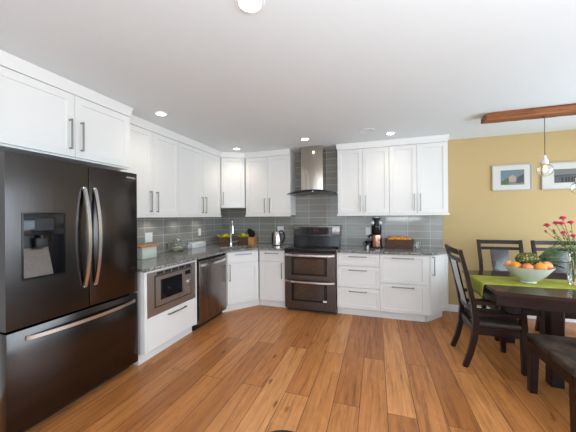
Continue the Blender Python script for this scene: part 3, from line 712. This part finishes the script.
# ------------------------------------------------------------------ pictures
def picture(x0, x1, z0, z1, label, kind):
    w, h = x1-x0, z1-z0
    p = thing('picture_frame', label, 'picture', (x0, YB-.001, z0))
    mb = MB(); fr = .012
    mb.box(0, w, -.022, 0, 0, fr); mb.box(0, w, -.022, 0, h-fr, h); mb.box(0, fr, -.022, 0, fr, h-fr); mb.box(w-fr, w, -.022, 0, fr, h-fr); mb.build('frame', M_frame, p)
    MB().box(fr, w-fr, -.012, -.001, fr, h-fr).build('mat_board', M_mat, p)
    if kind == 'village': a0, a1, b0, b1 = .100, w-.085, .075, h-.075
    else: a0, a1, b0, b1 = .135, w-.06, .085, h-.09
    ph = MB().box(a0, a1, -.0135, -.011, b0, b1).build('photo', mat('photo_ground_'+kind, (.16, .17, .15) if kind == 'village' else (.07, .07, .065), .4), p)
    W_, H_ = a1-a0, b1-b0
    def shp(pts, col, dz):
        mb = MB(); vs = [mb.bm.verts.new((a0+u*W_, -.0136-dz, b0+v*H_)) for u, v in pts]; mb.bm.faces.new(vs)
        mb.build('photo_detail', mat('print_'+kind, col, .5), ph)
    if kind == 'village':
        shp([(0, .55), (.3, .7), (.6, .62), (1, .9), (1, 1), (0, 1)], (.12, .18, .20), .0002)
        shp([(.02, .05), (.3, .05), (.5, .38), (.3, .5), (.02, .25)], (.06, .11, .04), .0002)
        shp([(.05, .45), (.14, .45), (.14, .95), (.05, .95)], (.08, .18, .26), .0003)
        shp([(.36, .2), (.62, .2), (.66, .5), (.5, .68), (.34, .52)], (.40, .27, .21), .0004)
        shp([(.66, .1), (.98, .15), (.98, .7), (.7, .5)], (.05, .055, .05), .0003)
    else:
        shp([(0, .55), (1, .62), (1, 1), (0, 1)], (.15, .15, .135), .0002)
        shp([(0, .45), (.3, .5), (.7, .58), (1, .6), (1, .64), (0, .56)], (.035, .035, .033), .0003)
        for q, u in enumerate((.26, .38, .47, .57, .66)):
            shp([(u-.03, .06), (u+.03, .06), (u+.035, .3), (u+.015, .42+.03*(q % 2)), (u-.015, .42), (u-.035, .28)], (.012, .012, .012), .0004)
picture(1.536, 1.986, 1.722, 2.074, 'white framed colour print on the yellow wall, left of the other picture', 'village')
picture(2.085, 2.60, 1.716, 2.068, 'white framed dark print with small figures behind the hanging bulbs', 'figures')

# ------------------------------------------------------------------ beam and pendants
BX0, BX1, BY0, BY1, BZ = 1.128, 3.0, 3.365, 3.525, 2.405
random.seed(8); mb = MB(); rings = []
for k in range(25):
    x = BX0+(BX1-BX0)*k/24; jx_ = lambda s_=.004: (random.random()-.5)*2*s_
    sl = .02 if k == 0 else 0
    rings.append([(x+sl, BY0+.012+jx_(.002)+sl*.5, ZC-.001), (x, BY0+jx_(.002), ZC-.02), (x, BY0+jx_(.003), BZ+.015+jx_(.002)), (x, BY0+.014+jx_(.003), BZ+jx_(.003)), (x, BY1-.012, BZ+jx_(.003)), (x, BY1, BZ+.014), (x, BY1, ZC-.02), (x+sl, BY1-.012, ZC-.001)])
mb.rings(rings); tag(mb.build('wooden_beam', M_beam), 'rough orange timber beam on the ceiling holding the hanging bulbs', 'beam')
def pendant(x, y, zb, label):
    p = thing('pendant_light', label, 'pendant lamp', (x, y, BZ-.004), 0, 'glass bulb pendants under the beam')
    d = zb-(BZ-.004)
    MB().lathe([(.018, .004), (.018, -.008), (.006, -.014)], n=16).build('ceiling_cup', M_cord, p)
    MB().tube([(0, 0, -.01), (0, 0, d+.12)], .0035, 8).build('cord', M_cord, p)
    MB().lathe([(.008, d+.15), (.012, d+.135), (.013, d+.118), (.027, d+.095), (.028, d+.062), (.02, d+.055)], n=20).build('socket', M_plate, p)
    R_ = .066; pr = [(.020, .056)]+[(R_*math.sin(a), R_*math.cos(a)) for a in [math.radians(q) for q in range(24, 181, 12)]]
    th = .0015; pr2 = [((R_-th)*math.sin(a), (R_-th)*math.cos(a)) for a in [math.radians(q) for q in range(180, 23, -12)]]+[(.0185, .056)]
    MB().lathe([(r_, d+z) for r_, z in pr+pr2], n=28).build('glass_globe', M_glass, p)
    MB().lathe([(.0205, d+.062), (.0225, d+.060), (.0225, d+.050), (.0205, d+.048)], n=20).build('socket_cap', M_copper, p)
    mb = MB()
    for q in range(4):
        a = q*PI/2+.4; mb.tube([(.006*math.cos(a), .006*math.sin(a), d+.05), (.016*math.cos(a), .016*math.sin(a), d+.01), (.010*math.cos(a+.5), .010*math.sin(a+.5), d-.01)], .0028, 6)
    mb.build('filament', M_fil, p)
    l = bpy.data.lights.new('pendant_glow', 'POINT'); l.energy = .3; l.color = (1, .7, .4); l.shadow_soft_size = .004
    o = bpy.data.objects.new('pendant_glow', l); COL.objects.link(o); o.location = (x, y, zb+.0)
pendant(1.662, 3.445, 1.850, 'hanging clear globe bulb in front of the gap between the two pictures')
pendant(1.935, 3.445, 1.655, 'lower hanging clear globe bulb at the right edge of the photo')

# ------------------------------------------------------------------ dining table
tb_ = thing('dining_table', 'dark espresso wood dining table with a green runner on it', 'table', (1.90, 3.145, 0))
hl, he, hm = .95, .455, .56
def bow(x): return he+(hm-he)*(1-(x/hl)**2)
up = [(-hl+2*hl*k/16, bow(-hl+2*hl*k/16)) for k in range(17)]
outline = [(x, -y) for x, y in up]+[(x, y) for x, y in up[::-1]]
mb = MB().prism(outline, .722, .75)
es = [e for e in mb.bm.edges if abs(e.verts[0].co.z-e.verts[1].co.z) < 1e-6]
bmesh.ops.bevel(mb.bm, geom=es, offset=.004, segments=2, affect='EDGES'); mb.build('tabletop', M_esprt, tb_)
inn = [(x*.975, y-.03) for x, y in up]
mb = MB().prism([(x, -y) for x, y in inn]+[(x, y) for x, y in inn[::-1]], .625, .721); mb.build('apron', M_espr, tb_)
for sx in (-1, 1):
    for sy in (-1, 1):
        cx, cy = sx*.525, sy*.40
        MB().box(cx-.043, cx+.043, cy-.043, cy+.043, 0, .626, .004, 1).build('leg', M_espr, tb_)
# runner
mb = MB(); path = [(-.966, .62), (-.963, .66), (-.960, .70), (-.957, .742), (-.948, .7525)]+[(-.94+1.88*k/24, .7525) for k in range(25)]+[(.948, .7525), (.957, .742), (.963, .64)]
rows = []
for i, (x, z) in enumerate(path):
    row = []
    for q in range(13):
        u = q/12; y = -.235+.41*u
        wv = .006*math.sin(u*9+1) if z < .73 else 0
        row.append(mb.bm.verts.new((x-abs(wv), y, z+(.012*math.sin(u*5) if i == 0 else 0))))
    rows.append(row)
for a, b_ in zip(rows, rows[1:]):
    for q in range(12): mb.bm.faces.new((a[q], a[q+1], b_[q+1], b_[q]))
rn = mb.build('table_runner', M_runner, None, 60); rn.location = (1.90, 3.145, 0)
sm = rn.modifiers.new('thick', 'SOLIDIFY'); sm.thickness = .0018; sm.offset = 0
tag(rn, 'lime green cloth runner along the dining table, hanging over its left end', 'table runner')
# bowl with fruit
BC = Vector((1.36, 3.10, .7545))
k = thing('fruit_bowl', 'wide pale ceramic bowl of fruit on the green runner', 'bowl', BC)
MB().lathe([(.058, 0), (.062, .004), (.058, .014), (.09, .036), (.14, .088), (.183, .146), (.185, .152), (.178, .152), (.133, .094), (.085, .046), (.05, .026), (0, .024)], n=40).build('shell', M_bowl, k)
random.seed(11)
def fr(x, y, z, r, m, name, label, sc=(1, 1, .95)): orange(x, y, z, label, r, name, m, None, sc)
fr(1.226, 3.135, .912, .037, M_peach, 'peach', 'reddish peach at the far left rim of the pale fruit bowl')
fr(1.246, 3.045, .911, .040, M_orange, 'orange', 'orange in the bowl left of the red apple')
fr(1.308, 2.990, .911, .041, M_apple, 'apple', 'red apple at the front centre of the fruit bowl')
fr(1.408, 2.998, .914, .045, M_orange, 'orange', 'large orange right of the apple in the pale bowl')
fr(1.482, 3.062, .920, .043, M_peach, 'peach', 'large pale peach at the right rim of the fruit bowl')
pc = Vector((1.372, 3.140, .968))
pp = thing('pineapple', 'whole pineapple lying in the fruit bowl with its crown to the right', 'fruit', pc)
ax = Vector((.97, .0, .05)).normalized()
MB().ball((0, 0, 0), .062, (1, 1, 1.55), 28, ax).build('rind', M_pine, pp)
mb = MB(); random.seed(5); base = ax*.088
for i in range(44):
    a = random.random()*2*PI; sp = .12+.5*random.random(); Lf = .11+.14*random.random()
    u_ = Vector((0, 1, 0)); w_ = ax.cross(u_)
    rad = u_*math.cos(a)+w_*math.sin(a); d_ = (ax+rad*sp+Vector((0, 0, .34))).normalized()
    p0 = base+rad*.016; p1 = p0+d_*Lf*.55; p2 = p0+d_*Lf+rad*.03*sp+Vector((0, 0, -.02*sp)); s_ = d_.cross(rad).normalized()*.011
    vs = [mb.bm.verts.new(q) for q in (p0-s_*.8, p0+s_*.8, p1+s_, p2, p1-s_)]; mb.bm.faces.new(vs)
o = mb.build('crown', M_leaf, pp); sm = o.modifiers.new('thick', 'SOLIDIFY'); sm.thickness = .0015
# vase with carnations
VC = Vector((1.722, 3.10, .7545))
k = thing('vase', 'clear glass vase of pink carnations at the right end of the green runner', 'vase', VC)
MB().lathe([(.050, 0), (.060, .012), (.070, .08), (.066, .16), (.052, .235), (.060, .290), (.070, .312), (.067, .312), (.057, .290), (.049, .235), (.063, .16), (.067, .08), (.057, .016), (0, .012)], n=32).build('glass_body', M_glass, k)
FL = [(1.623, 3.1, 1.349, 'topmost pink carnation in the vase'), (1.52, 3.13, 1.283, 'far left upper pink carnation, leaning out of the vase'), (1.591, 3.06, 1.3, 'pink carnation just below the topmost one'), (1.696, 3.13, 1.307, 'pink carnation right of the topmost one'), (1.602, 3.05, 1.215, 'low pink carnation in the middle, hanging nearest the vase'), (1.683, 3.07, 1.188, 'lowest pink carnation at the right edge above the vase'), (1.557, 3.1, 1.239, 'small pink carnation bud between the left and middle flowers'), (1.488, 3.08, 1.234, 'small pink bud below the far left carnation'), (1.597, 3.15, 1.301, 'half open pink carnation left of the topmost one')]
random.seed(21)
for i, (tx, ty, tz, lb) in enumerate(FL):
    top_ = Vector((tx, ty, tz))
    ft = thing('carnation', lb, 'flower', (VC.x, VC.y, VC.z+.03), 0, 'pink carnations in the glass vase')
    a = i*2.4; b0 = Vector((.03*math.cos(a), .03*math.sin(a), 0)); tp = top_-Vector((VC.x, VC.y, VC.z+.03))
    neck = Vector((tp.x*.22, tp.y*.22+.02*math.sin(a), .235))
    if neck.xy.length > .035: neck.xy = neck.xy.normalized()*.035
    MB().tube([b0, neck, neck.lerp(tp, .55)+Vector((0, 0, .012)), tp], [.0032, .003, .0026, .0022], 7).build('stem', M_stem, ft)
    mb = MB()
    for q in range(9):
        c0 = neck.lerp(tp, -.1+.1*q); aa = random.random()*6.3; dr_ = Vector((math.cos(aa), math.sin(aa), .5)).normalized(); s_ = dr_.cross(Vector((0, 0, 1))).normalized()*.007
        vs = [mb.bm.verts.new(z_) for z_ in (c0, c0+dr_*.022+s_, c0+dr_*.05, c0+dr_*.022-s_)]; mb.bm.faces.new(vs)
    o = mb.build('leaves', M_stem, ft); sm = o.modifiers.new('thick', 'SOLIDIFY'); sm.thickness = .001
    mb = MB(); rs = .014 if 'bud' in lb else .026
    MB().lathe([(.004, -.012), (.008, 0), (.007, .008), (0, .01)], tp, 10).build('calyx', M_stem, ft)
    for q in range(int(40 if rs > .02 else 14)):
        aa = random.random()*6.3; el = random.random()*1.35; dr_ = Vector((math.cos(aa)*math.cos(el), math.sin(aa)*math.cos(el), math.sin(el)*.95+.05))
        s_ = dr_.cross(Vector((0, 0, 1))).normalized()*rs*.45; e_ = tp+dr_*rs
        vs = [mb.bm.verts.new(z_) for z_ in (tp, e_+s_-dr_*rs*.15, e_+dr_*rs*.12+s_*.4, e_+dr_*rs*.02, e_+dr_*rs*.12-s_*.5, e_-s_-dr_*rs*.15)]; mb.bm.faces.new(vs)
    o = mb.build('blossom', M_pink, ft); sm = o.modifiers.new('thick', 'SOLIDIFY'); sm.thickness = .0012

# ------------------------------------------------------------------ chairs (local: front towards +y)
def make_chair(name, label, loc, rz, arms, group):
    c = thing(name, label, 'chair', loc, rz, group); tw = .246 if arms else .222
    def post(s):
        return [(s*.205, -.232, 0), (s*.204, -.188, .13), (s*.205, -.155, .28), (s*.208, -.146, .43), (s*.218, -.165, .58), (s*(.205+.5*(tw-.2)), -.212, .82), (s*tw, -.275, 1.075)]
    for s in (-1, 1):
        MB().bar(post(s), [.032, .036, .040, .040, .036, .033, .030], [.040, .044, .046, .044, .040, .036, .030], (1, 0, 0)).build('back_leg', M_espr, c)
        top = .59 if arms else .378
        MB().bar([(s*.205, .215, 0), (s*.205, .212, .40), (s*.207, .205, top)], [.036, .046, .040], [.036, .046, .040], (1, 0, 0)).build('front_leg', M_espr, c)
        MB().bar([(s*.205, -.14, .345), (s*.205, .21, .345)], .024, .07, (1, 0, 0)).build('side_rail', M_espr, c)
        if arms:
            MB().bar([(s*.222, -.165, .598), (s*.228, .0, .608), (s*.224, .16, .602), (s*.218, .255, .588)], [.046, .05, .05, .04], .026, (1, 0, 0)).build('armrest', M_espr, c)
            MB().bar([(s*.212, -.155, .495), (s*.212, .21, .505)], .022, .036, (1, 0, 0)).build('arm_slat', M_espr, c)
    MB().bar([(-.2, .213, .345), (.2, .213, .345)], .07, .024, (0, 0, 1)).build('front_rail', M_espr, c)
    MB().bar([(-.2, -.148, .345), (.2, -.148, .345)], .07, .024, (0, 0, 1)).build('rear_rail', M_espr, c)
    MB().box(-.225, .225, -.125, .245, .381, .428, .018, 3).build('seat', M_seat, c)
    def yb(z): return -.165-(z-.58)*(.222)
    def rail_(z, h, w, nm):
        pts = [(-w+2*w*k/8, yb(z)-.016*(1-(2*k/8-1)**2), z) for k in range(9)]
        MB().bar(pts, h, .022, (0, 0, 1)).build(nm, M_espr, c)
    rail_(1.05, .048, tw-.010, 'top_rail'); rail_(.972, .036, tw-.018, 'back_rail'); rail_(.52, .04, .205, 'lower_back_rail')
    MB().bar([(0, yb(.54)-.016, .54), (0, yb(.75)-.020, .75), (0, yb(.965)-.016, .965)], [.165, .18, .195], .014, (1, 0, 0)).build('splat', M_splat, c)
    return c
A = make_chair('dining_armchair', 'dark wood armchair at the left end of the dining table', (1.0, 3.05, 0), -PI/2, True, None)
B = make_chair('dining_chair', 'dark wood dining chair against the yellow wall, behind the fruit bowl', (1.470, 3.755, 0), PI, False, 'side chairs along the wall side of the table')
copy_thing(B, (2.035, 3.755, 0), PI, 'dark wood dining chair against the yellow wall, behind the vase of carnations')

bn = thing('bench', 'dark wood bench with brown suede seat at the near side of the table', 'bench', (1.75, 2.34, 0))
MB().box(-.63, .63, -.275, .275, .405, .458, .016, 3).build('seat', M_suede, bn)
mb = MB()
for s in (-1, 1): mb.box(-.615, .615, s*.26-.012, s*.26+.012, .335, .406); mb.box(s*.605-.012, s*.605+.012, -.248, .248, .335, .406)
mb.build('apron', M_espr, bn)
for sx in (-1, 1):
    for sy in (-1, 1): MB().bar([(sx*.595, sy*.250, 0), (sx*.59, sy*.245, .336)], [.045, .058], [.045, .058], (1, 0, 0)).build('leg', M_espr, bn)

k = thing('footstool', 'round black padded stool top at the bottom edge of the photo', 'stool', (-.388, 1.058, 0))
MB().lathe([(.15, .30), (.178, .31), (.185, .335), (.17, .36), (.12, .37), (0, .372)], n=36).build('seat', M_blackm, k)
MB().lathe([(.165, .283), (.165, .30), (0, .30)], n=28).build('seat_ring', M_steel, k)
for i in range(4):
    a = PI/4+i*PI/2; MB().tube([(.15*math.cos(a), .15*math.sin(a), 0), (.12*math.cos(a), .12*math.sin(a), .29)], .012, 10).build('leg', M_steel, k)
